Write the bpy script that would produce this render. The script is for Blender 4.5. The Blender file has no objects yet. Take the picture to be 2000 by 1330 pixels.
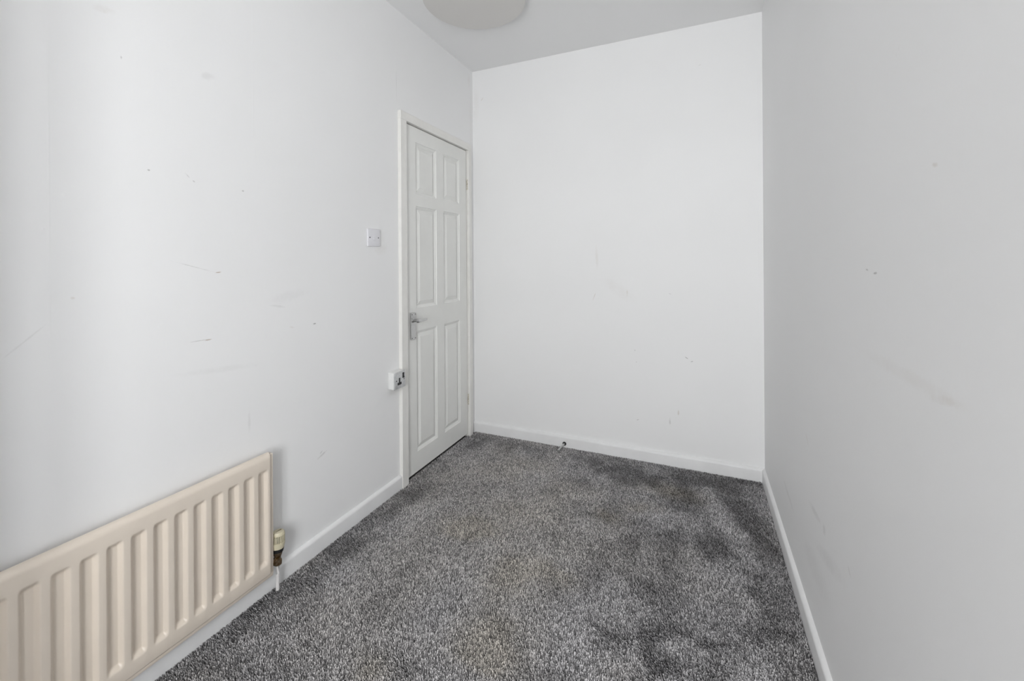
import bpy, bmesh, math
import numpy as np
from mathutils import Vector, Matrix

# ------------------------------------------------------------------ camera, world, exposure
S = bpy.context.scene
COL = S.collection
W, H, L = 1.8146, 2.5846, 3.90          # room width (x), height (z), length (y runs 0 .. -L)

YAW, ROLL = 0.41231, -0.00642
cam_d = bpy.data.cameras.new('camera')
cam_d.sensor_fit = 'HORIZONTAL'
cam_d.sensor_width = 36.0
cam_d.lens = 14.93
cam_d.shift_y = -0.0786
cam_d.clip_start = 0.02
cam = bpy.data.objects.new('camera', cam_d)
COL.objects.link(cam)
_F = Vector((-math.sin(YAW), math.cos(YAW), 0))
_R = Vector((math.cos(YAW), math.sin(YAW), 0))
_U = Vector((0, 0, 1))
_R2 = _R * math.cos(ROLL) + _U * math.sin(ROLL)
_U2 = -_R * math.sin(ROLL) + _U * math.cos(ROLL)
m = Matrix((_R2, _U2, -_F)).transposed().to_4x4()
m.translation = Vector((1.4829, -2.6975, 1.2264))
cam.matrix_world = m
S.camera = cam

WIN = (1.06, 1.74, 0.50, 2.20)          # window opening in the front wall: x0, x1, z0, z1
SKY = 9.0
world = bpy.data.worlds.new('overcast_sky')
S.world = world
world.use_nodes = True
bg = world.node_tree.nodes['Background']
bg.inputs['Color'].default_value = (0.975, 0.988, 1.0, 1)
bg.inputs['Strength'].default_value = SKY

pl = bpy.data.lights.new('window_portal', 'AREA')     # guides sampling of the sky through the window
pl.shape = 'RECTANGLE'
pl.size = WIN[1] - WIN[0]
pl.size_y = WIN[3] - WIN[2]
pl.cycles.is_portal = True
po = bpy.data.objects.new('window_portal', pl)
COL.objects.link(po)
po.location = ((WIN[0] + WIN[1]) / 2, -L - 0.235, (WIN[2] + WIN[3]) / 2)
po.rotation_euler = (math.radians(90), 0, 0)          # emits towards +y

S.view_settings.view_transform = 'Standard'
S.view_settings.look = 'None'
S.view_settings.gamma = 1.0
S.view_settings.use_curve_mapping = False
S.view_settings.exposure = 1.58
S.cycles.max_bounces = 7
S.cycles.diffuse_bounces = 6
S.cycles.glossy_bounces = 3
S.cycles.caustics_reflective = False
S.cycles.caustics_refractive = False
S.cycles.adaptive_threshold = 0.05

# ------------------------------------------------------------------ helpers
def link(o, parent=None):
    COL.objects.link(o)
    if parent is not None:
        o.parent = parent
    return o

def mesh_obj(name, bm, mat, parent=None, smooth=False, angle=None):
    me = bpy.data.meshes.new(name)
    bmesh.ops.recalc_face_normals(bm, faces=bm.faces[:])
    bm.to_mesh(me)
    bm.free()
    me.materials.append(mat)
    if smooth:
        me.shade_smooth()
        if angle:
            me.set_sharp_from_angle(angle=math.radians(angle))
    return link(bpy.data.objects.new(name, me), parent)

def empty(name, loc):
    o = bpy.data.objects.new(name, None)
    o.empty_display_size = 0.05
    o.location = loc
    return link(o)

def attach(o, parent):
    """parent a mesh whose vertices are in world coordinates to an Empty standing at parent.location"""
    off = Vector((0, 0, 0))
    q = parent
    while q is not None:
        off += q.location
        q = q.parent
    o.data.transform(Matrix.Translation(-off))
    o.parent = parent
    return o

def tag(o, label=None, cat=None, kind=None, group=None):
    if label: o['label'] = label
    if cat: o['category'] = cat
    if kind: o['kind'] = kind
    if group: o['group'] = group
    return o

def box(bm, x0, x1, y0, y1, z0, z1, bev=0.0, seg=2):
    ret = bmesh.ops.create_cube(bm, size=1.0)
    vs = ret['verts']
    bmesh.ops.scale(bm, vec=(x1 - x0, y1 - y0, z1 - z0), verts=vs)
    bmesh.ops.translate(bm, vec=((x0 + x1) / 2, (y0 + y1) / 2, (z0 + z1) / 2), verts=vs)
    if bev > 0:
        es = list({e for v in vs for e in v.link_edges})
        bmesh.ops.bevel(bm, geom=es, offset=bev, segments=seg, profile=0.5, affect='EDGES')

def boxes(*args, bev=0.0, seg=2):
    bm = bmesh.new()
    for a in args:
        box(bm, *a, bev=bev, seg=seg)
    return bm

def prism(profile, p0, p1, frame):
    """extrude a closed 2-D profile (a, b) from p0 to p1; frame = (axis of a, axis of b)"""
    bm = bmesh.new()
    A, B = Vector(frame[0]), Vector(frame[1])
    r0 = [bm.verts.new(Vector(p0) + A * a + B * b) for a, b in profile]
    r1 = [bm.verts.new(Vector(p1) + A * a + B * b) for a, b in profile]
    n = len(profile)
    for i in range(n):
        bm.faces.new((r0[i], r0[(i + 1) % n], r1[(i + 1) % n], r1[i]))
    bm.faces.new(r0); bm.faces.new(r1)
    return bm

def lathe(bm, prof, origin, axis=(0, 0, 1), n=32, rmod=None, caps=True):
    """surface of revolution of [(r, h)] about axis through origin"""
    ax = Vector(axis).normalized()
    t = Vector((1, 0, 0)) if abs(ax.x) < 0.9 else Vector((0, 1, 0))
    u = ax.cross(t).normalized()
    v = ax.cross(u)
    rings = []
    for k, (r, h) in enumerate(prof):
        ring = []
        for i in range(n):
            a = 2 * math.pi * i / n
            rr = r if rmod is None else r * rmod(i, k)
            ring.append(bm.verts.new(Vector(origin) + ax * h + (u * math.cos(a) + v * math.sin(a)) * rr))
        rings.append(ring)
    for k in range(len(rings) - 1):
        for i in range(n):
            j = (i + 1) % n
            bm.faces.new((rings[k][i], rings[k][j], rings[k + 1][j], rings[k + 1][i]))
    if caps:
        bm.faces.new(rings[0]); bm.faces.new(rings[-1])
    return bm

def lathe_bm(*a, **k):
    bm = bmesh.new()
    return lathe(bm, *a, **k)

def tube(bm, pts, radii, n=16):
    """tube with elliptical sections through pts; radii = [(ra, rb)] (rb is the vertical one)"""
    pts = [Vector(p) for p in pts]
    rings = []
    for k, p in enumerate(pts):
        d = (pts[min(k + 1, len(pts) - 1)] - pts[max(k - 1, 0)]).normalized()
        side = d.cross(Vector((0, 0, 1)))
        if side.length < 1e-4:
            side = Vector((1, 0, 0))
        side.normalize()
        up = side.cross(d).normalized()
        ra, rb = radii[k]
        rings.append([bm.verts.new(p + side * math.cos(2 * math.pi * i / n) * ra + up * math.sin(2 * math.pi * i / n) * rb) for i in range(n)])
    for k in range(len(rings) - 1):
        for i in range(n):
            j = (i + 1) % n
            bm.faces.new((rings[k][i], rings[k][j], rings[k + 1][j], rings[k + 1][i]))
    bm.faces.new(rings[0]); bm.faces.new(rings[-1])
    return bm

# ------------------------------------------------------------------ materials
class Nodes:
    def __init__(self, name):
        self.m = bpy.data.materials.new(name)
        self.m.use_nodes = True
        self.nt = self.m.node_tree
        self.b = self.nt.nodes['Principled BSDF']
        self._pos = None
    def n(self, t, **kw):
        nd = self.nt.nodes.new(t)
        for k, v in kw.items():
            setattr(nd, k, v)
        return nd
    def l(self, a, b):
        self.nt.links.new(a, b)
    @property
    def pos(self):
        if self._pos is None:
            self._pos = self.n('ShaderNodeNewGeometry').outputs['Position']
        return self._pos
    def noise(self, scale, detail=3, rough=0.5, vec=None, stretch=None):
        nd = self.n('ShaderNodeTexNoise')
        nd.inputs['Scale'].default_value = scale
        nd.inputs['Detail'].default_value = detail
        nd.inputs['Roughness'].default_value = rough
        v = vec or self.pos
        if stretch:
            mp = self.n('ShaderNodeMapping')
            mp.inputs['Scale'].default_value = stretch
            self.l(v, mp.inputs['Vector'])
            v = mp.outputs['Vector']
        self.l(v, nd.inputs['Vector'])
        return nd.outputs['Fac']
    def math(self, op, a, b=None, c=None, clamp=False):
        nd = self.n('ShaderNodeMath', operation=op)
        nd.use_clamp = clamp
        for i, x in enumerate((a, b, c)):
            if x is None:
                continue
            if isinstance(x, (int, float)):
                nd.inputs[i].default_value = x
            else:
                self.l(x, nd.inputs[i])
        return nd.outputs[0]
    def rng(self, v, a, b, c, d):
        nd = self.n('ShaderNodeMapRange')
        nd.interpolation_type = 'SMOOTHSTEP'
        for i, x in enumerate((a, b, c, d)):
            nd.inputs[i + 1].default_value = x
        self.l(v, nd.inputs[0])
        return nd.outputs[0]
    def mix(self, fac, a, b):
        nd = self.n('ShaderNodeMix', data_type='RGBA')
        if isinstance(fac, (int, float)):
            nd.inputs[0].default_value = fac
        else:
            self.l(fac, nd.inputs[0])
        for i, x in ((6, a), (7, b)):
            if isinstance(x, tuple):
                nd.inputs[i].default_value = (*x, 1)
            else:
                self.l(x, nd.inputs[i])
        return nd.outputs[2]
    def spot(self, c, half, rot):
        """soft elliptical mask at world point c; half sizes, rotation euler"""
        mp = self.n('ShaderNodeMapping', vector_type='TEXTURE')
        mp.inputs['Location'].default_value = c
        mp.inputs['Rotation'].default_value = rot
        mp.inputs['Scale'].default_value = half
        self.l(self.pos, mp.inputs['Vector'])
        ln = self.n('ShaderNodeVectorMath', operation='LENGTH')
        self.l(mp.outputs['Vector'], ln.inputs[0])
        return ln.outputs['Value']
    def bump(self, h, strength, dist, prev=None):
        nd = self.n('ShaderNodeBump')
        nd.inputs['Strength'].default_value = strength
        nd.inputs['Distance'].default_value = dist
        self.l(h, nd.inputs['Height'])
        if prev is not None:
            self.l(prev, nd.inputs['Normal'])
        return nd.outputs['Normal']
    def out(self, color=None, rough=None, normal=None, spec=None, metal=None):
        b = self.b
        if color is not None:
            if isinstance(color, tuple): b.inputs['Base Color'].default_value = (*color, 1)
            else: self.l(color, b.inputs['Base Color'])
        if rough is not None:
            if isinstance(rough, (int, float)): b.inputs['Roughness'].default_value = rough
            else: self.l(rough, b.inputs['Roughness'])
        if normal is not None: self.l(normal, b.inputs['Normal'])
        if spec is not None: b.inputs['Specular IOR Level'].default_value = spec
        if metal is not None: b.inputs['Metallic'].default_value = metal
        return self.m

def paint(name, col, rough=0.45, spec=0.4, var=0.015, nscale=9.0, bumpd=0.0003, bscale=160, metal=0.0):
    k = Nodes(name)
    f = k.noise(nscale, 4, 0.6)
    c = k.mix(k.rng(f, 0.3, 0.7, 0, 1), tuple(max(0, x - var) for x in col), tuple(min(1, x + var) for x in col))
    nm = k.bump(k.noise(bscale, 2), 0.25, bumpd)
    return k.out(c, rough, nm, spec, metal)

CELLS = {}
def wall_paint(name, col, marks=(), bumps=(), seams=(), plane='x', rough=0.62):
    """matt emulsion; returns (plain, marked). Both are the same paint; the marked one also carries the scuffs and
    is only put on the bits of wall that have any. marks = (centre, half length, half width, angle, colour, strength)"""
    out = []
    for marked in (False, True):
        if marked and not marks:
            break
        k = Nodes(name + ('_marked' if marked else ''))
        c = k.mix(k.rng(k.noise(1.6, 1, 0.55), 0.3, 0.7, 0, 1), tuple(x * 0.985 for x in col), col)
        h = k.noise(75, 1, stretch=(1, 1, 0.35))
        if marked:
            wob = k.noise(70, 3, 0.6)
            soil_shade = k.noise(14, 4, 0.7)
            for ctr, hl, hw, ang, mc, st in marks:
                st = st * (0.62 if hw > 0.008 or mc == TAN else 0.85)
                rot = (ang, 0, 0) if plane == 'x' else (0, -ang, 0)
                half = (1, hl, hw) if plane == 'x' else (hl, 1, hw)
                d = k.math('ADD', k.spot(ctr, half, rot), k.math('MULTIPLY_ADD', wob, 0.9, -0.45))
                f = k.math('MULTIPLY', k.rng(d, 0.25, 1.0, st, 0.0), k.rng(soil_shade, 0.35, 0.6, 0.45, 1.0))
                c = k.mix(f, c, mc)
            for ctr, r in bumps:
                half = (1, r, r * 1.3) if plane == 'x' else (r, 1, r * 1.3)
                h = k.math('ADD', h, k.rng(k.spot(ctr, half, (0, 0, 0)), 0.1, 1.0, 5.0, 0.0))
            sep = k.n('ShaderNodeSeparateXYZ')
            k.l(k.pos, sep.inputs[0])
            for axis, p, z0, z1, amp in seams:
                d = k.math('ABSOLUTE', k.math('SUBTRACT', sep.outputs[axis], p))
                zz = k.math('MULTIPLY', k.rng(sep.outputs[2], z0, z0 + 0.2, 0, 1), k.rng(sep.outputs[2], z1 - 0.2, z1, 1, 0))
                h = k.math('ADD', h, k.math('MULTIPLY', k.rng(d, 0.0005, 0.003, amp * 4, 0.0), zz))
        nm = k.bump(h, 0.22, 0.0006)
        out.append(k.out(c, rough, nm, 0.25))
    i = 1 if plane == 'x' else 0
    cells = []
    for ctr, hl, hw, ang, mc, st in marks:
        e = 1.5 * math.hypot(hl * math.cos(ang), hw * math.sin(ang)); v = 1.5 * math.hypot(hl * math.sin(ang), hw * math.cos(ang))
        cells.append((ctr[i] - e, ctr[i] + e, ctr[2] - v, ctr[2] + v))
    for ctr, r in bumps:
        cells.append((ctr[i] - r, ctr[i] + r, ctr[2] - r * 1.3, ctr[2] + r * 1.3))
    for axis, p, z0, z1, amp in seams:
        cells.append((p - 0.004, p + 0.004, z0, z1))
    if marks:
        CELLS[name] = cells
    return out

WHITE = (0.86, 0.86, 0.86)
GREY = (0.42, 0.41, 0.40)
TAN = (0.50, 0.42, 0.33)
BROWN = (0.30, 0.17, 0.08)
DARK = (0.14, 0.13, 0.125)

M = {}
M['wall_left'] = wall_paint('white_emulsion_left', WHITE, plane='x', marks=[
    ((0, -1.8367, 0.9709), 0.040, 0.0022, 0.0, GREY, 0.75),
    ((0, -1.8154, 0.9692), 0.015, 0.0030, 0.03, BROWN, 1.0),
    ((0, -1.8500, 1.2090), 0.080, 0.0020, -0.29, GREY, 0.40),
    ((0, -1.7822, 1.1910), 0.012, 0.0025, 0.1, BROWN, 0.8),
    ((0, -1.3900, 0.9634), 0.011, 0.0045, 0.0, DARK, 0.95),
    ((0, -1.9783, 1.4989), 0.005, 0.004, 0.0, GREY, 0.9),
    ((0, -1.8746, 1.5017), 0.012, 0.0025, -0.8, GREY, 0.6),
    ((0, -1.8560, 1.4860), 0.006, 0.003, -0.6, GREY, 0.7),
    ((0, -1.6950, 1.4784), 0.006, 0.004, 0.0, GREY, 0.9),
    ((0, -2.1459, 1.1353), 0.006, 0.005, 0.0, TAN, 0.5),
    ((0, -1.8116, 1.8410), 0.032, 0.016, 0.3, GREY, 0.22),
    ((0, -2.0824, 1.9180), 0.030, 0.014, 0.3, TAN, 0.22),
    ((0, -2.0418, 1.8038), 0.003, 0.006, 0.0, GREY, 0.6),
    ((0, -1.5047, 1.0916), 0.120, 0.030, 0.16, GREY, 0.12),
    ((0, -1.7733, 0.8619), 0.170, 0.014, -0.10, GREY, 0.13),
    ((0, -1.5604, 1.0542), 0.045, 0.006, -0.2, GREY, 0.20),
    ((0, -1.3555, 0.3948), 0.034, 0.006, 0.35, GREY, 0.50),
    ((0, -1.3600, 0.4080), 0.012, 0.004, 0.6, GREY, 0.6),
    ((0, -1.6770, 0.6476), 0.007, 0.055, 0.0, GREY, 0.25),
    ((0, -1.4998, 0.9644), 0.014, 0.005, -0.3, TAN, 0.3),
    ((0, -0.975, 1.285), 0.060, 0.035, 0.3, TAN, 0.16),
    ((0, -0.965, 1.345), 0.022, 0.050, 0.0, TAN, 0.14),
    ((0, -0.880, 0.530), 0.060, 0.022, 0.0, TAN, 0.15),
    ((0, -2.2316, 1.0390), 0.060, 0.003, 0.77, GREY, 0.28),
    ((0, -0.8476, 2.17), 0.003, 0.10, 0.0, GREY, 0.45),
    ((0, -0.05, 2.50), 0.03, 0.06, 0.0, TAN, 0.16),
    ((0, -0.03, 2.20), 0.03, 0.30, 0.0, TAN, 0.10),
], bumps=[((0, -2.1612, 1.4011), 0.0055), ((0, -1.9488, 1.0368), 0.0065), ((0, -2.20, 1.31), 0.004), ((0, -1.2, 1.06), 0.004),
          ((0, -0.92, 0.42), 0.004), ((0, -1.55, 0.5), 0.005), ((0, -1.5, 0.42), 0.004)],
   seams=[(1, -2.1892, 0.9, 1.9, 0.5), (1, -1.6551, 1.5, 2.5, 0.35), (1, -0.8476, 2.06, 2.5, 0.5), (1, -1.07, 0.1, 2.4, 0.15)])
M['wall_back'] = wall_paint('white_emulsion_back', WHITE, plane='y', marks=[
    ((0.8748, 0, 0.9882), 0.036, 0.0035, 1.21, TAN, 0.75),
    ((1.4194, 0, 0.6442), 0.012, 0.0035, -0.56, GREY, 0.9),
    ((1.4484, 0, 0.6257), 0.010, 0.0035, 0.45, GREY, 0.9),
    ((1.3726, 0, 0.3156), 0.006, 0.020, 0.0, TAN, 0.6),
    ((1.3252, 0, 0.2556), 0.007, 0.028, 0.0, GREY, 0.85),
    ((1.0810, 0, 1.0164), 0.006, 0.028, 0.0, TAN, 0.45),
    ((0.8929, 0, 1.2402), 0.012, 0.095, 0.05, TAN, 0.20),
    ((1.0330, 0, 1.0322), 0.140, 0.050, -0.6, TAN, 0.10),
    ((1.3312, 0, 1.0182), 0.012, 0.003, -0.3, GREY, 0.5),
    ((1.1250, 0, 0.6660), 0.005, 0.005, 0.0, GREY, 0.7),
    ((1.1336, 0, 0.5942), 0.004, 0.004, 0.0, GREY, 0.6),
    ((0.0774, 0, 2.3758), 0.020, 0.004, 0.9, TAN, 0.6),
    ((0.03, 0, 2.35), 0.035, 0.16, 0.0, TAN, 0.12),
    ((1.14, 0, 0.24), 0.012, 0.004, 0.4, GREY, 0.5),
    ((1.50, 0, 2.35), 0.012, 0.004, 0.4, GREY, 0.3),
], bumps=[((1.25, 0, 0.8), 0.004), ((0.6, 0, 0.5), 0.004), ((1.7, 0, 1.9), 0.005)], seams=[(0, 0.012, 0.1, 2.5, 0.5), (0, 1.79, 0.1, 2.5, 0.5)])
M['wall_right'] = wall_paint('white_emulsion_right', WHITE, plane='x', marks=[
    ((W, -1.6053, 1.1947), 0.014, 0.0030, -0.1, DARK, 0.75),
    ((W, -1.5611, 1.2005), 0.011, 0.0030, 0.1, GREY, 0.8),
    ((W, -1.8468, 1.3672), 0.012, 0.0050, 0.2, TAN, 0.4),
    ((W, -1.7419, 1.0206), 0.280, 0.018, 0.0, TAN, 0.13),
    ((W, -1.87, 1.015), 0.060, 0.010, -0.2, TAN, 0.18),
    ((W, -0.6658, 0.2649), 0.130, 0.016, 0.12, GREY, 0.28),
    ((W, -1.1016, 0.4294), 0.085, 0.016, -0.10, GREY, 0.32),
    ((W, -1.2056, 0.4378), 0.020, 0.022, 0.78, GREY, 0.45),
    ((W, -1.2608, 0.3772), 0.190, 0.030, -0.28, GREY, 0.20),
    ((W, -1.1, 0.25), 0.220, 0.060, -0.1, GREY, 0.14),
    ((W, -1.4293, 0.4680), 0.016, 0.006, 0.6, GREY, 0.3),
    ((W, -1.0, 0.62), 0.030, 0.012, 0.4, TAN, 0.16),
], bumps=[((W, -1.7257, 1.6008), 0.005), ((W, -1.715, 1.592), 0.004), ((W, -1.38, 0.44), 0.006), ((W, -1.2, 0.72), 0.004), ((W, -1.42, 0.08), 0.004), ((W, -1.3, 0.52), 0.004)])
M['wall_plain'] = wall_paint('white_emulsion', WHITE, plane='y')[0]
M['ceiling'] = wall_paint('ceiling_emulsion', (0.835, 0.835, 0.835), plane='y')[0]
M['skirting'] = paint('skirting_satin_white', (0.80, 0.80, 0.80), 0.42, 0.4, 0.02)
M['gloss'] = paint('door_gloss_white', (0.80, 0.80, 0.775), 0.36, 0.45, 0.012, 7.0, 0.0004, 90)
M['frame_gloss'] = paint('frame_gloss_white', (0.81, 0.80, 0.77), 0.36, 0.45, 0.02, 12.0, 0.0005, 60)
M['radiator'] = paint('radiator_cream_enamel', (0.745, 0.665, 0.575), 0.33, 0.45, 0.012, 6.0, 0.0003, 50)
M['valve_cream'] = paint('aged_cream_plastic', (0.62, 0.57, 0.42), 0.45, 0.4, 0.03, 40.0)
M['black'] = paint('black_plastic', (0.015, 0.015, 0.016), 0.35, 0.45, 0.004, 40.0)
M['bronze'] = paint('tarnished_brass', (0.20, 0.14, 0.085), 0.42, 0.5, 0.07, 90.0, 0.001, 120, 0.85)
M['pipe'] = paint('white_painted_pipe', (0.74, 0.72, 0.71), 0.4, 0.4, 0.03, 30.0)
M['chrome'] = paint('satin_chrome', (0.60, 0.60, 0.595), 0.28, 0.5, 0.03, 60.0, 0.0001, 300, 1.0)
M['plate_metal'] = paint('worn_metal_plate', (0.66, 0.665, 0.67), 0.42, 0.5, 0.07, 55.0, 0.0002, 200, 0.55)
M['white_plastic'] = paint('white_plastic', (0.76, 0.755, 0.785), 0.32, 0.45, 0.008, 30.0, 0.0)
M['box_plastic'] = paint('off_white_box_plastic', (0.78, 0.78, 0.77), 0.38, 0.45, 0.02, 40.0, 0.0)
M['valve_core'] = paint('dark_valve_core', (0.09, 0.085, 0.065), 0.6, 0.3, 0.02, 60.0)
M['screw_dark'] = paint('dark_screw_recess', (0.03, 0.03, 0.03), 0.5, 0.4, 0.005, 60.0)
M['hinge_worn'] = paint('worn_painted_hinge', (0.64, 0.60, 0.52), 0.45, 0.5, 0.26, 160.0, 0.001, 200)
M['rubber'] = paint('black_rubber', (0.03, 0.03, 0.03), 0.7, 0.3, 0.006, 60.0)
M['upvc'] = paint('white_window_plastic', (0.82, 0.82, 0.82), 0.3, 0.4, 0.006)
M['dark_block'] = paint('dark_block', (0.27, 0.25, 0.23), 0.5, 0.3, 0.03, 14.0)
M['landing'] = paint('landing_paint', (0.35, 0.34, 0.33), 0.7, 0.2)

k = Nodes('lampshade_fabric')
weave = k.math('ADD', k.noise(420, 1, stretch=(1, 1, 0.2)), k.noise(420, 1, stretch=(0.2, 0.2, 1)))
col = k.mix(k.rng(weave, 0.7, 1.3, 0, 1), (0.70, 0.68, 0.64), (0.76, 0.74, 0.70))
k.out(col, 0.8, None, 0.1)
k.b.inputs['Transmission Weight'].default_value = 0.0
tr = k.n('ShaderNodeBsdfTranslucent')
k.l(col, tr.inputs['Color'])
mx = k.n('ShaderNodeMixShader')
mx.inputs[0].default_value = 0.35
k.l(k.b.outputs[0], mx.inputs[1]); k.l(tr.outputs[0], mx.inputs[2])
k.l(mx.outputs[0], k.nt.nodes['Material Output'].inputs['Surface'])
M['shade'] = k.m

k = Nodes('window_glass')
g = k.n('ShaderNodeBsdfGlossy'); g.inputs['Roughness'].default_value = 0.02
t = k.n('ShaderNodeBsdfTransparent')
fr = k.n('ShaderNodeFresnel'); fr.inputs['IOR'].default_value = 1.3
mx = k.n('ShaderNodeMixShader')
k.l(fr.outputs[0], mx.inputs[0]); k.l(t.outputs[0], mx.inputs[1]); k.l(g.outputs[0], mx.inputs[2])
k.l(mx.outputs[0], k.nt.nodes['Material Output'].inputs['Surface'])
M['glass'] = k.m

k = Nodes('opal_diffuser')
k.out((0.675, 0.662, 0.642), 0.6, None, 0.15)
M['opal'] = k.m
k = Nodes('opal_bulb_glass')
k.out((0.85, 0.85, 0.83), 0.25, None, 0.5)
M['bulb'] = k.m

k = Nodes('carpet_backing')
f = k.noise(230, 3, 0.7)
k.out(k.mix(k.rng(f, 0.35, 0.65, 0, 1), (0.035, 0.034, 0.034), (0.17, 0.165, 0.165)), 0.95, k.bump(f, 0.8, 0.004), 0.05)
M['carpet_base'] = k.m

k = Nodes('carpet_yarn')
at = k.n('ShaderNodeAttribute', attribute_name='yarn')
k.out(None, 0.9, None, 0.1)
k.l(at.outputs['Color'], k.b.inputs['Base Color'])
M['yarn'] = k.m

# ------------------------------------------------------------------ room shell
T = 0.10
ZF = -0.010                                            # carpet backing level; pile tips reach about z = 0
Y_N, Y_F, Z_T = -0.786, -0.097, 1.996                  # door opening in the left wall (near side, far side, head)

def struct(name, bm, mat, label, **kw):
    o = mesh_obj(name, bm, mat, None, **kw)
    return tag(o, label, None, 'structure')

floor = struct('floor', boxes((-1.1, W + T, -L - T, T, ZF - 0.1, ZF)), M['carpet_base'], 'worn grey carpet covering the whole floor of the small room')
struct('ceiling', boxes((-T, W + T, -L - T, T, H, H + 0.1)), M['ceiling'], 'plain matt white ceiling of the small room')
def wall(name, solids, mats, plane, at_, rect, hole, cells, label):
    """solid wall whose room face is cut into cells so that only the scuffed bits carry the marked paint"""
    bm = boxes(*solids)
    ax = 0 if plane == 'x' else 1
    bmesh.ops.delete(bm, geom=[f for f in bm.faces if all(abs(v.co[ax] - at_) < 1e-6 for v in f.verts)], context='FACES_ONLY')
    us, zs_ = {rect[0], rect[1]}, {rect[2], rect[3]}
    if hole: us |= {hole[0], hole[1]}; zs_ |= {hole[2], hole[3]}
    for c in cells:
        us |= {c[0], c[1]}; zs_ |= {c[2], c[3]}
    us = sorted(u for u in us if rect[0] <= u <= rect[1]); zs_ = sorted(z for z in zs_ if rect[2] <= z <= rect[3])
    vd = {}
    def vv(u, z):
        if (u, z) not in vd:
            vd[(u, z)] = bm.verts.new((at_, u, z) if plane == 'x' else (u, at_, z))
        return vd[(u, z)]
    for a0, a1 in zip(us, us[1:]):
        for c0, c1 in zip(zs_, zs_[1:]):
            mu, mz = (a0 + a1) / 2, (c0 + c1) / 2
            if hole and hole[0] < mu < hole[1] and hole[2] < mz < hole[3]:
                continue
            f = bm.faces.new((vv(a0, c0), vv(a1, c0), vv(a1, c1), vv(a0, c1)))
            f.material_index = 1 if any(q[0] < mu < q[1] and q[2] < mz < q[3] for q in cells) else 0
    me = bpy.data.meshes.new(name)
    bm.to_mesh(me); bm.free()
    for q in mats: me.materials.append(q)
    return tag(link(bpy.data.objects.new(name, me)), label, None, 'structure')
HOLE = (Y_N - 0.03, Y_F + 0.03, ZF - 1, Z_T + 0.03)
wall('wall_left', [(-T, 0, -L - T, HOLE[0], ZF, H), (-T, 0, HOLE[1], T, ZF, H), (-T, 0, HOLE[0], HOLE[1], HOLE[3], H)], M['wall_left'], 'x', 0.0,
     (-L, 0, ZF, H), HOLE, CELLS['white_emulsion_left'], 'white painted wall with the radiator, the switch and the door')
wall('wall_back', [(0, W, 0, T, ZF, H)], M['wall_back'], 'y', 0.0, (0, W, ZF, H), None, CELLS['white_emulsion_back'], 'white painted end wall facing the camera with small scuffs')
wall('wall_right', [(W, W + T, -L - T, T, ZF, H)], M['wall_right'], 'x', W, (-L, 0, ZF, H), None, CELLS['white_emulsion_right'], 'white painted wall on the right with grey smears low down')
x0, x1, z0, z1 = WIN
struct('wall_front', boxes((0, x0, -L - 0.2, -L, ZF, H), (x1, W, -L - 0.2, -L, ZF, H), (x0, x1, -L - 0.2, -L, ZF, z0), (x0, x1, -L - 0.2, -L, z1, H)),
       M['wall_plain'], 'white painted window wall behind the camera')
# cupboard-shaped dark block added unseen behind the camera to shade the near walls
struct('wall_shade_block', boxes((0, 0.37, -L, -2.685, ZF, H), (0.37, 0.378, -L + 0.03, -3.30, 0.05, 2.3), (0.37, 0.378, -3.28, -2.73, 0.05, 2.3)), M['dark_block'], 'unseen dark block added behind the camera to shade the near walls')
# landing beyond the closed door (keeps daylight out of the door gaps)
struct('wall_landing', boxes((-1.1, -1.0, -1.3, 0.3, ZF, H), (-1.1, -T, -1.3, -1.2, ZF, H), (-1.1, -T, 0.2, 0.3, ZF, H), (-1.1, -T, -1.3, 0.3, 2.3, 2.4)),
       M['landing'], 'dim landing walls behind the closed door')

SK = [(0, ZF), (0.015, ZF), (0.015, 0.055), (0.0142, 0.0595), (0.0115, 0.0635), (0.007, 0.0670), (0.002, 0.0695), (0, 0.0700)]
def skirting(name, p0, p1, inward, label):
    bm = prism(SK, p0, p1, (inward, (0, 0, 1)))
    return struct(name, bm, M['skirting'], label, smooth=True, angle=30)
skirting('baseboard_left', (0, -2.685, 0), (0, -0.8385, 0), (1, 0, 0), 'white skirting board running below the radiator to the door')
skirting('baseboard_back', (0.0, 0, 0), (W, 0, 0), (0, -1, 0), 'white skirting board along the end wall with the door stop')
skirting('baseboard_right', (W, 0, 0), (W, -L, 0), (-1, 0, 0), 'white skirting board along the right wall')
skirting('baseboard_front', (0.40, -L, 0), (W, -L, 0), (0, 1, 0), 'white skirting board below the window behind the camera')

# window behind the camera
win = tag(empty('window_1', ((x0 + x1) / 2, -L - 0.15, z0)), 'white plastic casement window behind the camera', None, 'structure')
bm = boxes((x0, x1, -L - 0.18, -L - 0.12, z0, z0 + 0.05), (x0, x1, -L - 0.18, -L - 0.12, z1 - 0.05, z1),
           (x0, x0 + 0.05, -L - 0.18, -L - 0.12, z0 + 0.05, z1 - 0.05), (x1 - 0.05, x1, -L - 0.18, -L - 0.12, z0 + 0.05, z1 - 0.05),
           ((x0 + x1) / 2 - 0.03, (x0 + x1) / 2 + 0.03, -L - 0.18, -L - 0.12, z0 + 0.05, z1 - 0.05), bev=0.003)
attach(mesh_obj('window_frame', bm, M['upvc']), win)
xm = (x0 + x1) / 2
for a, b in ((x0 + 0.05, xm - 0.03), (xm + 0.03, x1 - 0.05)):
    attach(mesh_obj('pane', boxes((a, b, -L - 0.153, -L - 0.147, z0 + 0.05, z1 - 0.05)), M['glass']), win)
attach(mesh_obj('window_sill', boxes((x0 - 0.04, x1 + 0.04, -L - 0.115, -L + 0.05, z0 - 0.025, z0), bev=0.004), M['upvc']), win)

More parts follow.
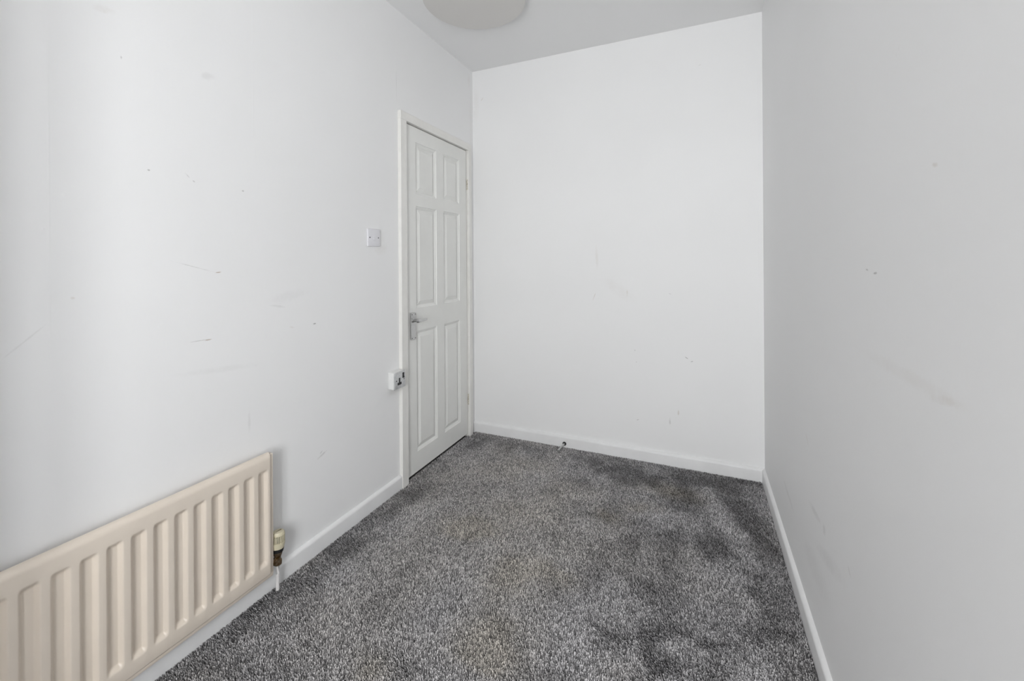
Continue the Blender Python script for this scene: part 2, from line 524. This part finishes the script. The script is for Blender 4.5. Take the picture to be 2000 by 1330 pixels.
# ------------------------------------------------------------------ carpet pile
rng = np.random.default_rng(7)
def vnoise(x, y, cell, seed):
    r = np.random.default_rng(seed)
    g = r.random((160, 160))
    u, v = x / cell + 60, -y / cell + 20
    i, j = np.floor(u).astype(int), np.floor(v).astype(int)
    fu, fv = u - i, v - j
    fu, fv = fu * fu * (3 - 2 * fu), fv * fv * (3 - 2 * fv)
    i %= 158; j %= 158
    return (g[i, j] * (1 - fu) + g[i + 1, j] * fu) * (1 - fv) + (g[i, j + 1] * (1 - fu) + g[i + 1, j + 1] * fu) * fv
# patches where the pile has been trodden or brushed the other way: x, y, half sizes, angle, amount
BRUSH = [(0.113,-1.532,0.08,0.081,0.403,-0.7),(0.049,-1.683,0.087,0.093,0.404,-0.7),(0.007,-1.863,0.067,0.08,0.405,-0.8),(0.071,-1.338,0.074,0.087,0.403,-0.8),(0.115,-1.22,0.094,0.08,0.402,-0.8),(0.106,-1.069,0.076,0.066,0.402,-0.9),(0.125,-0.845,0.092,0.064,0.4,-0.9),(0.11,-0.956,0.053,0.059,0.4,-0.6),(0.22,-1.448,0.061,0.126,0.404,0.6),(0.249,-1.262,0.059,0.096,0.403,0.7),(0.231,-1.046,0.075,0.102,0.401,0.9),(0.279,-0.85,0.107,0.083,0.401,0.6),(0.289,-1.612,0.073,0.066,0.405,0.5),(0.441,-1.607,0.07,0.059,0.405,0.3),(0.459,-1.508,0.074,0.022,0.405,-0.5),(0.364,-0.414,0.187,0.113,0.399,0.6),(0.716,-0.356,0.12,0.105,0.399,0.7),(0.744,-0.72,0.138,0.11,0.401,0.6),(0.193,-0.115,0.189,0.08,0.397,-0.5),(0.572,-0.126,0.134,0.071,0.398,-0.4),(0.953,-0.142,0.146,0.073,0.4,-0.8),(1.122,-0.184,0.12,0.068,0.399,-0.6),(0.835,-0.411,0.096,0.046,0.4,-0.4),(1.209,-0.273,0.114,0.055,0.401,-0.7),(1.418,-0.123,0.136,0.068,0.4,-0.8),(1.645,-0.108,0.131,0.066,0.4,-0.9),(1.44,-0.392,0.122,0.103,0.401,-0.6),(1.677,-0.324,0.051,0.18,0.401,-1.0),(1.713,-0.54,0.046,0.178,0.401,-0.9),(1.582,-0.364,0.043,0.103,0.401,0.8),(1.614,-0.582,0.038,0.143,0.403,0.7),(1.541,-0.688,0.059,0.076,0.403,-0.9),(1.336,-0.561,0.115,0.075,0.402,0.5),(1.335,-0.764,0.09,0.054,0.402,-0.8),(1.397,-0.905,0.069,0.107,0.404,-0.6),(1.342,-1.026,0.078,0.094,0.404,-0.6),(1.072,-0.643,0.067,0.059,0.402,-0.3),(1.485,-0.965,0.065,0.118,0.404,0.4),(1.605,-0.894,0.052,0.124,0.403,0.3),(1.714,-0.848,0.065,0.175,0.404,-0.6),(1.737,-1.052,0.046,0.136,0.406,-0.8),(1.629,-1.127,0.068,0.077,0.406,-0.4),(1.149,-1.274,0.016,0.023,0.401,-1.0),(1.19,-1.301,0.023,0.019,0.405,-1.0),(1.335,-1.221,0.035,0.013,0.403,-1.0),(1.421,-1.213,0.045,0.013,0.404,-1.0),(1.514,-1.217,0.055,0.014,0.406,-1.0),(1.253,-1.199,0.06,0.046,0.405,0.6),(1.443,-1.26,0.065,0.033,0.406,0.6),(1.332,-1.295,0.022,0.067,0.402,-0.8),(1.425,-1.318,0.063,0.037,0.406,-0.6),(1.259,-1.377,0.053,0.048,0.406,0.4),(1.015,-1.39,0.136,0.082,0.405,0.3),(0.694,-1.246,0.135,0.117,0.404,0.2),(0.655,-1.516,0.139,0.072,0.405,0.3),(0.726,-1.618,0.106,0.047,0.405,-0.2),(0.817,-1.044,0.175,0.089,0.403,0.3),(0.516,-1.217,0.086,0.109,0.403,0.3)]
STAIN = [(0.53,-0.976,0.113,0.053),(0.478,-1.012,0.064,0.052),(1.073,-0.649,0.05,0.035),(1.235,-0.511,0.069,0.047),(0.838,-1.466,0.068,0.082),(0.896,-1.533,0.064,0.047),(0.81,-1.176,0.082,0.077),(0.578,-1.694,0.053,0.036),(0.961,-1.112,0.082,0.048),(1.353,-0.288,0.111,0.075)]
SP = 0.0043
Y_END = -2.45
gx = np.arange(0.016, W - 0.016, SP)
gy = np.arange(-0.016, Y_END, -SP)
X, Y = np.meshgrid(gx, gy)
X[1::2] += SP / 2
X, Y = X.ravel(), Y.ravel()
# a strip of pile under the door as well
gx2 = np.arange(-0.004, 0.016, SP)
gy2 = np.arange(Y_F - 0.004, Y_N + 0.004, -SP)
X2, Y2 = np.meshgrid(gx2, gy2)
X = np.concatenate([X, X2.ravel()]); Y = np.concatenate([Y, Y2.ravel()])
X = X + rng.uniform(-0.0016, 0.0016, X.size); Y = Y + rng.uniform(-0.0016, 0.0016, Y.size)
keep = (X < W - 0.0165) & ((X > 0.0165) | ((Y > Y_N) & (Y < Y_F)))
X, Y = X[keep], Y[keep]
N = X.size
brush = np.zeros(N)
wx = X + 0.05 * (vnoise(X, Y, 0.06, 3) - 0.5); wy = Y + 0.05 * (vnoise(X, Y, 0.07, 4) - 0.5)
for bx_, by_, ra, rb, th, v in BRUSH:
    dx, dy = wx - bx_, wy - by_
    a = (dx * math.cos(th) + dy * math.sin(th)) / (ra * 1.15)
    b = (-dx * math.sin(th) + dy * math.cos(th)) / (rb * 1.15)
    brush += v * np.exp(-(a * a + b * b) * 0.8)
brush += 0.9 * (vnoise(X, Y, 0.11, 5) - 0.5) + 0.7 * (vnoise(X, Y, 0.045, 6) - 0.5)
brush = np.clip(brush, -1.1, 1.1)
stain = np.zeros(N)
for bx_, by_, ra, rb in STAIN:
    stain += 0.8 * np.exp(-(((wx - bx_) / ra) ** 2 + ((wy - by_) / rb) ** 2) * 0.7)
stain = np.clip(stain + 0.55 * np.exp(-((wx - 0.55) / 0.55) ** 2 - ((wy + 0.75) / 0.7) ** 2) + 0.5 * (vnoise(X, Y, 0.16, 9) - 0.5), 0, 1)
# heathered yarn: charcoal, mid grey and silver strands
pick = rng.random(N)
tone = np.where(pick < 0.33, rng.uniform(0.16, 0.30, N), np.where(pick < 0.72, rng.uniform(0.36, 0.55, N), rng.uniform(0.60, 0.85, N)))
soil_shade = 1.0 - 0.46 * np.clip(-brush, 0, 1) + 0.20 * np.clip(brush, 0, 1)  # light and dark of the brushed pile, painted into the yarn colour
yarn = np.empty((N, 3))
yarn[:, 0] = tone * (1.0 + 0.02 * stain); yarn[:, 1] = tone * (0.975 - 0.015 * stain); yarn[:, 2] = tone * (0.985 - 0.10 * stain)
yarn *= soil_shade[:, None]
# lean of each tuft: towards +y (away from the window) where brushed up, towards -y where brushed back
hgt = rng.uniform(0.0085, 0.0115, N)
lx = 0.30 * brush * 0.005 + rng.normal(0, 0.0016, N) - 0.001
ly = brush * 0.0060 + rng.normal(0, 0.0018, N) + 0.0005
rb_, rt_ = 0.0024, 0.00165
ph = rng.uniform(0, 2 * math.pi, N)
V = np.empty((N, 6, 3), np.float32)
for i in range(3):
    a = ph + i * 2.0944
    V[:, i, 0] = X + rb_ * np.cos(a); V[:, i, 1] = Y + rb_ * np.sin(a); V[:, i, 2] = ZF - 0.0004
    a = a + 0.5
    V[:, 3 + i, 0] = np.clip(X + lx + rt_ * np.cos(a), -0.08, W - 0.0153); V[:, 3 + i, 1] = np.minimum(Y + ly + rt_ * np.sin(a), -0.0153)
    V[:, 3 + i, 2] = ZF + hgt * np.where(np.arange(3)[i] == 0, 1.0, 0.86)
inside = (Y > Y_N) & (Y < Y_F)
V[:, :, 0] = np.where(inside[:, None], V[:, :, 0], np.maximum(V[:, :, 0], 0.0153))
F = np.array([[0, 1, 4], [0, 4, 3], [1, 2, 5], [1, 5, 4], [2, 0, 3], [2, 3, 5], [3, 4, 5]], np.int32)
tri = (F[None] + (np.arange(N, dtype=np.int32) * 6)[:, None, None]).reshape(-1)
me = bpy.data.meshes.new('carpet_pile')
me.vertices.add(N * 6)
me.vertices.foreach_set('co', V.reshape(-1))
nf = N * 7
me.loops.add(nf * 3)
me.loops.foreach_set('vertex_index', tri)
me.polygons.add(nf)
me.polygons.foreach_set('loop_start', np.arange(0, nf * 3, 3, dtype=np.int32))
me.update(calc_edges=True)
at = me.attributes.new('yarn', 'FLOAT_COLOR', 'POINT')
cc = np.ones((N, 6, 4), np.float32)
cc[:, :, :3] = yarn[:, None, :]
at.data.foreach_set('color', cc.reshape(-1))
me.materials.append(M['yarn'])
pile = link(bpy.data.objects.new('carpet_pile', me), floor)
tag(pile, 'short heathered grey carpet pile with trodden patches, their shade painted into the yarn', None, 'stuff')

# ------------------------------------------------------------------ door and its frame
door = tag(empty('door_1', (0, (Y_N + Y_F) / 2, 0)), 'closed white six panel door with chrome lever handle', None, 'structure')
def dpart(name, bm, mat, parent=door, **kw):
    return attach(mesh_obj(name, bm, mat, None, **kw), parent)
PR = 0.020                                             # frame stands proud of the wall by this much
dpart('frame_jamb', boxes((-T, PR, Y_N - 0.052, Y_N, ZF, Z_T), bev=0.002), M['frame_gloss'])
dpart('frame_jamb', boxes((-T, PR, Y_F, Y_F + 0.040, ZF, Z_T), bev=0.002), M['frame_gloss'])
dpart('frame_head', boxes((-T, PR, Y_N - 0.052, Y_F + 0.040, Z_T, Z_T + 0.046), bev=0.002), M['frame_gloss'])
dpart('stop_bead', boxes((-0.060, -0.042, Y_N, Y_N + 0.014, ZF, Z_T), (-0.060, -0.042, Y_F - 0.014, Y_F, ZF, Z_T), (-0.060, -0.042, Y_N, Y_F, Z_T - 0.014, Z_T)), M['frame_gloss'])

dpart('gap_shade_strip', boxes((-0.085, -0.003, Y_N, Y_F, ZF, ZF + 0.003), bev=0.001), M['rubber'])  # black strip added as the shade in the gap under the door
LY0, LY1, LZ0, LZ1 = -0.7820, -0.1030, 0.0165, 1.9905
LX0, LX1 = -0.037, 0.0015
cols = [(-0.6840, -0.4740), (-0.3930, -0.1990)]
rows = [(0.130, 0.822), (0.952, 1.540), (1.610, 1.906)]
# leaf: stiles and rails with six openings, all one slab; mouldings slope down into each opening
bm = bmesh.new()
ys = [LY0, cols[0][0], cols[0][1], cols[1][0], cols[1][1], LY1]
zs = [LZ0, rows[0][0], rows[0][1], rows[1][0], rows[1][1], rows[2][0], rows[2][1], LZ1]
grid = [[bm.verts.new((LX1, y, z)) for z in zs] for y in ys]
for i in range(5):
    for j in range(7):
        if i in (1, 3) and j in (1, 3, 5):
            continue
        bm.faces.new((grid[i][j], grid[i + 1][j], grid[i + 1][j + 1], grid[i][j + 1]))
MOULD = [(0.0, 0.0), (0.002, -0.0035), (0.006, -0.0045), (0.011, -0.0075), (0.016, -0.0105)]   # inset, depth
def ring(bm, y0, y1, z0, z1, ins, x):
    return [bm.verts.new((x, y, z)) for y, z in ((y0 + ins, z0 + ins), (y1 - ins, z0 + ins), (y1 - ins, z1 - ins), (y0 + ins, z1 - ins))]
def rings(bm, y0, y1, z0, z1, prof, first=None):
    prev = first
    for ins, dx in prof:
        r = ring(bm, y0, y1, z0, z1, ins, LX1 + dx)
        if prev:
            for a in range(4):
                bm.faces.new((prev[a], prev[(a + 1) % 4], r[(a + 1) % 4], r[a]))
        prev = r
    return prev
for i in (1, 3):
    for j in (1, 3, 5):
        f = [grid[i][j], grid[i + 1][j], grid[i + 1][j + 1], grid[i][j + 1]]
        rings(bm, ys[i], ys[i + 1], zs[j], zs[j + 1], MOULD[1:], first=f)
edge_loop = [grid[i][0] for i in range(6)] + [grid[5][j] for j in range(1, 8)] + [grid[i][7] for i in range(4, -1, -1)] + [grid[0][j] for j in range(6, 0, -1)]
back = [bm.verts.new((LX0, v.co.y, v.co.z)) for v in edge_loop]
n = len(edge_loop)
for a in range(n):
    bm.faces.new((edge_loop[a], edge_loop[(a + 1) % n], back[(a + 1) % n], back[a]))
bm.faces.new(back)
dpart('leaf', bm, M['gloss'])
for (a, b) in cols:
    for (c, d) in rows:
        bm = bmesh.new()
        top = rings(bm, a + 0.0155, b - 0.0155, c + 0.0155, d - 0.0155, [(0.0, -0.020), (0.0, -0.0112), (0.004, -0.0106), (0.022, -0.0040), (0.0235, -0.0026)])
        bm.faces.new(top)
        dpart('door_panel', bm, M['gloss'])
# hinges on the far edge
for zc in (1.756, 0.256):
    bm = bmesh.new()
    for q in range(5):
        lathe(bm, [(0.0044, 0.0), (0.0048, 0.001), (0.0048, 0.0128), (0.0044, 0.0138)], (0.0065, Y_F - 0.002, zc - 0.037 + q * 0.0148), n=12)
    dpart('hinge', bm, M['hinge_worn'], smooth=True, angle=40)
# lever handle
hp = dpart('handle_plate', boxes((LX1, LX1 + 0.009, -0.7430, -0.7000, 0.7800, 0.9310), bev=0.0025), M['chrome'])
for yy in (-0.7365, -0.7065):
    for zz in (0.7885, 0.9225):
        s = mesh_obj('screw', lathe_bm([(0.0032, 0.0), (0.0032, 0.0005), (0.0020, 0.0009)], (LX1 + 0.0088, yy, zz), (1, 0, 0), 14), M['screw_dark'])
        attach(s, door); s.parent = hp
zl = 0.889
bm = lathe_bm([(0.0125, 0.0), (0.0125, 0.003), (0.0088, 0.006), (0.0080, 0.030), (0.0088, 0.036)], (LX1 + 0.009, -0.7280, zl), (1, 0, 0), 24)
lv = mesh_obj('lever', bm, M['chrome'], None, smooth=True, angle=35)
bm = bmesh.new(); bm.from_mesh(lv.data)
tube(bm, [(0.0440, -0.7420, zl), (0.0455, -0.7380, zl), (0.0465, -0.7290, zl), (0.0475, -0.7150, zl), (0.0480, -0.6900, zl - 0.0005), (0.0485, -0.6650, zl - 0.001), (0.0485, -0.6500, zl - 0.001), (0.0480, -0.6475, zl - 0.001)],
     [(0.004, 0.006), (0.0070, 0.0105), (0.0080, 0.0115), (0.0068, 0.0102), (0.0056, 0.0082), (0.0050, 0.0066), (0.0046, 0.0056), (0.0025, 0.003)], 18)
bmesh.ops.recalc_face_normals(bm, faces=bm.faces[:])
bm.to_mesh(lv.data); bm.free()
lv.data.shade_smooth(); lv.data.set_sharp_from_angle(angle=math.radians(40))
attach(lv, door); lv.parent = hp

# ------------------------------------------------------------------ radiator with thermostatic valve
rad = tag(empty('radiator', (0.035, -2.11, 0.08)), 'cream steel panel radiator with vertical flutes on the left wall', 'radiator')
def rpart(name, bm, mat, parent=rad, **kw):
    return attach(mesh_obj(name, bm, mat, None, **kw), parent)
RX, RY1, RZ0, RZ1 = 0.055, -1.6330, 0.0860, 0.5290
NG, PIT, GC0 = 18, 0.0527, -1.6645
RY0 = GC0 - (NG - 1) * PIT - 0.034
GD = 0.0115
def smooth(t):
    t = min(1, max(0, t)); return t * t * (3 - 2 * t)
def groove(y, z):
    q = (GC0 - y) / PIT
    kk = min(NG - 1, max(0, round(q)))
    dy = abs(y - (GC0 - kk * PIT))
    hw = 0.0195
    a = smooth((hw - dy) / 0.0105)
    # rounded ends
    zb, zt_ = 0.1290, 0.4790
    b = smooth((z - zb) / 0.017) * smooth((zt_ - z) / 0.017)
    return GD * a * b
ysamp = {RY0, RY1}
for kk in range(NG):
    c = GC0 - kk * PIT
    for d in (-0.0200, -0.0185, -0.0170, -0.0150, -0.0130, -0.0110, -0.0095, -0.0085, -0.004, 0.0, 0.004, 0.0085, 0.0095, 0.0110, 0.0130, 0.0150, 0.0170, 0.0185, 0.0200):
        ysamp.add(round(c + d, 5))
for d in (0.0006, 0.0015, 0.003, 0.005, 0.008):
    ysamp.add(RY0 + d); ysamp.add(RY1 - d)
ysamp = sorted(y for y in ysamp if RY0 <= y <= RY1)
zsamp = sorted(set([RZ0, RZ0 + 0.0006, RZ0 + 0.0015, RZ0 + 0.003, RZ0 + 0.005, RZ0 + 0.008] +
                   [0.1285 + t for t in np.linspace(0, 0.019, 9)] + list(np.linspace(0.16, 0.45, 8)) + [0.4605 + t for t in np.linspace(0, 0.019, 9)] +
                   [RZ1 - t for t in (0, 0.0008, 0.002, 0.004, 0.007, 0.011, 0.015, 0.019)]))
def rollx(d, r, depth):
    if d >= r: return 0.0
    t = 1 - d / r
    return depth * (1 - math.sqrt(max(0.0, 1 - t * t)))
bm = bmesh.new()
gv = []
for y in ysamp:
    colv = []
    for z in zsamp:
        x = RX - groove(y, z)
        x -= max(rollx(RZ1 - z, 0.019, 0.020), rollx(z - RZ0, 0.008, 0.014), rollx(y - RY0, 0.008, 0.014), rollx(RY1 - y, 0.006, 0.012))
        colv.append(bm.verts.new((x, y, z)))
    gv.append(colv)
for i in range(len(ysamp) - 1):
    for j in range(len(zsamp) - 1):
        bm.faces.new((gv[i][j], gv[i + 1][j], gv[i + 1][j + 1], gv[i][j + 1]))
rpart('front_panel', bm, M['radiator'], smooth=True)
bm = boxes((0.030, 0.0405, RY0 - 0.005, RY1 + 0.008, RZ0 - 0.004, RZ1 - 0.004), (0.030, 0.0470, RY1 - 0.010, RY1 + 0.013, RZ0 - 0.006, RZ1 - 0.006),
           (0.030, 0.0480, RY0 - 0.005, RY1 + 0.011, RZ0 - 0.0115, RZ0 + 0.004), bev=0.0025)
rpart('back_panel', bm, M['radiator'], smooth=True, angle=40)
for yy in (-1.80, -2.42):
    rpart('wall_bracket', boxes((0.001, 0.030, yy - 0.015, yy + 0.015, 0.12, 0.50)), M['radiator'])

VX, VY = 0.037, -1.5960
vax = Vector((-0.02, 0.07, 1)).normalized()
vb = Vector((VX, VY, 0.151))
valve = rpart('valve_body', lathe_bm([(0.0085, -0.058), (0.0135, -0.056), (0.0142, -0.047), (0.0135, -0.040), (0.0098, -0.037), (0.0115, -0.026), (0.0150, -0.018), (0.0162, -0.012), (0.0162, -0.002), (0.0135, 0.002)], vb, (0, 0, 1), 20),
              M['bronze'], smooth=True, angle=30)
bm = lathe_bm([(0.0125, 0.0), (0.0148, 0.002), (0.0148, 0.013), (0.0115, 0.015), (0.0115, 0.034)], (VX, VY + 0.002, 0.112), (0, -1, 0), 6)
tl = mesh_obj('tail_nut', bm, M['bronze'], None); attach(tl, rad); tl.parent = valve
def vpart(name, bm, mat, **kw):
    o = mesh_obj(name, bm, mat, None, **kw); attach(o, rad); o.parent = valve; return o
vpart('clamp_ring', lathe_bm([(0.0150, -0.008), (0.0192, -0.007), (0.0215, 0.005), (0.0160, 0.007)], vb, vax, 28), M['black'], smooth=True, angle=35)
vpart('thermostat_skirt', lathe_bm([(0.0190, 0.005), (0.0212, 0.006), (0.0236, 0.020), (0.0238, 0.027), (0.0215, 0.028)], vb, vax, 40), M['valve_cream'], smooth=True, angle=35)
vpart('thermostat_core', lathe_bm([(0.0190, 0.026), (0.0190, 0.058), (0.010, 0.060)], vb, vax, 32), M['valve_core'], smooth=True, angle=35)
bm = bmesh.new()                                        # grip ribs round the cap, dark slots between them
vu = vax.cross(Vector((1, 0, 0))).normalized(); vw = vax.cross(vu)
for q in range(26):
    a = 2 * math.pi * q / 26
    rd = vu * math.cos(a) + vw * math.sin(a); td = vax.cross(rd)
    c8 = []
    for hh, ro in ((0.0265, 0.0232), (0.0540, 0.0222)):
        for rr, ww in ((0.0180, 0.0012), (ro, 0.0015)):
            for sg in (-1, 1):
                c8.append(bm.verts.new(vb + vax * hh + rd * rr + td * ww * sg))
    for f in ((0, 1, 3, 2), (4, 6, 7, 5), (0, 4, 5, 1), (2, 3, 7, 6), (0, 2, 6, 4), (1, 5, 7, 3)):
        bm.faces.new([c8[t_] for t_ in f])
vpart('grip_ribs', bm, M['valve_cream'])
vpart('thermostat_cap', lathe_bm([(0.0190, 0.0525), (0.0222, 0.0530), (0.0214, 0.0580), (0.0200, 0.0615), (0.0184, 0.0640), (0.0150, 0.0652), (0.002, 0.0655)], vb, vax, 40),
      M['valve_cream'], smooth=True, angle=28)
tq = vb + vax * 0.0656
sl = bmesh.new(); box(sl, tq.x - 0.0012, tq.x + 0.0012, tq.y - 0.011, tq.y + 0.011, tq.z - 0.002, tq.z + 0.0006)
vpart('cap_mark', sl, M['bronze'])
bm = bmesh.new()
tube(bm, [(VX, VY, 0.092), (VX, VY, 0.060), (VX - 0.001, VY, 0.030), (VX - 0.002, VY, ZF)], [(0.0056, 0.0056), (0.0056, 0.0056), (0.0060, 0.0060), (0.0066, 0.0066)], 18)
rpart('supply_pipe', bm, M['pipe'], smooth=True, angle=40)

# ------------------------------------------------------------------ light switch
sy, sz = -1.0370, 1.3420
sw = tag(empty('light_switch', (0, sy, sz)), 'white square single light switch on the wall beside the door', 'light switch')
attach(mesh_obj('faceplate', boxes((0.0, 0.0095, sy - 0.0435, sy + 0.0435, sz - 0.0435, sz + 0.0435), bev=0.0032, seg=3), M['white_plastic'], None, True, 35), sw)
bm = prism([(0.0093, -0.0115), (0.0142, -0.0105), (0.0108, 0.0), (0.0118, 0.0105), (0.0093, 0.0115)], (0, sy - 0.0065, sz), (0, sy + 0.0065, sz), ((1, 0, 0), (0, 0, 1)))
attach(mesh_obj('rocker', bm, M['white_plastic']), sw)
for q in (-1, 1):
    attach(mesh_obj('screw', lathe_bm([(0.0034, 0.0), (0.0034, 0.0004), (0.0018, 0.0008)], (0.0093, sy + q * 0.0300, sz), (1, 0, 0), 14), M['screw_dark']), sw)

# ------------------------------------------------------------------ power socket
py, pz = -0.8860, 0.5990
ph_, pd = 0.0440, 0.0440
so = tag(empty('power_socket', (0, py, pz)), 'surface mounted metal plated power socket with black switch against the door frame', 'power socket')
attach(mesh_obj('back_box', boxes((0.0, pd - 0.006, py - ph_, py + ph_, pz - ph_, pz + ph_), bev=0.003, seg=3), M['box_plastic'], None, True, 35), so)
fp = attach(mesh_obj('faceplate', boxes((pd - 0.0055, pd, py - ph_, py + ph_, pz - ph_, pz + ph_), bev=0.0018), M['plate_metal'], None, True, 35), so)
attach(mesh_obj('face_seal', boxes((pd - 0.0075, pd - 0.005, py - ph_ + 0.0015, py + ph_ - 0.0015, pz - ph_ - 0.0012, pz + ph_ - 0.002)), M['black']), so)
def sockpart(name, bm, mat):
    o = mesh_obj(name, bm, mat); attach(o, so); return o
# black earth and pin shutters, an upside down T
tc_y, tc_z = py - 0.006, pz - 0.008
sockpart('pin_insert', prism([(-0.0155, -0.0160), (0.0155, -0.0160), (0.0155, -0.0030), (0.0052, -0.0030), (0.0052, 0.0200), (-0.0052, 0.0200), (-0.0052, -0.0030), (-0.0155, -0.0030)],
                             (pd - 0.004, tc_y, tc_z), (pd + 0.0008, tc_y, tc_z), ((0, 1, 0), (0, 0, 1))), M['black'])
sockpart('rocker', prism([(pd - 0.003, -0.0145), (pd + 0.0042, -0.0135), (pd + 0.0010, 0.0), (pd + 0.0022, 0.0135), (pd - 0.003, 0.0145)],
                         (0, py + 0.0190, pz + 0.0200), (0, py + 0.0310, pz + 0.0200), ((1, 0, 0), (0, 0, 1))), M['black'])
for q, zz in ((-1, pz), (1, pz - 0.001)):
    sockpart('screw', lathe_bm([(0.0036, 0.0), (0.0036, 0.0006), (0.0024, 0.0010)], (pd - 0.0002, py + q * 0.0302, zz), (1, 0, 0), 14), M['screw_dark'])

# ------------------------------------------------------------------ door stop on the back skirting
dsx, dsz = 0.676, 0.0220
ds = tag(empty('door_stop', (dsx, -0.015, dsz)), 'slim metal door stop screwed to the skirting of the end wall', 'door stop')
attach(mesh_obj('base_disc', lathe_bm([(0.0125, 0.0), (0.0125, 0.003), (0.0105, 0.006), (0.0055, 0.007)], (dsx, -0.0150, dsz), (0, -1, 0), 24), M['rubber'], None, True, 35), ds)
DAX = (-0.09, -1, -0.04)
attach(mesh_obj('rod', lathe_bm([(0.0062, 0.005), (0.0058, 0.02), (0.0058, 0.092)], (dsx, -0.0150, dsz), DAX, 20), M['chrome'], None, True, 35), ds)
attach(mesh_obj('tip', lathe_bm([(0.0058, 0.092), (0.0072, 0.094), (0.0072, 0.104), (0.0056, 0.107)], (dsx, -0.0150, dsz), DAX, 20), M['chrome'], None, True, 35), ds)

# ------------------------------------------------------------------ flush ceiling light
lx_, ly_, lr = 0.4510, -0.7940, 0.2600
zb = H - 0.045
cl = tag(empty('ceiling_light', (lx_, ly_, H)), 'large round flush ceiling light with pale opal cover at the top edge', 'ceiling light')
def lpart(name, bm, mat, **kw):
    return attach(mesh_obj(name, bm, mat, None, **kw), cl)
lpart('base_ring', lathe_bm([(lr * 0.90, H), (lr * 0.97, H), (lr * 0.985, H - 0.004), (lr * 0.985, H - 0.022), (lr * 0.95, H - 0.024)], (lx_, ly_, 0), (0, 0, 1), 72), M['white_plastic'], smooth=True, angle=40)
lpart('diffuser', lathe_bm([(lr * 0.97, H - 0.022), (lr, H - 0.024), (lr, zb + 0.002), (lr * 0.992, zb), (lr * 0.6, zb - 0.001), (0.002, zb - 0.0015)], (lx_, ly_, 0), (0, 0, 1), 72), M['opal'], smooth=True, angle=12)
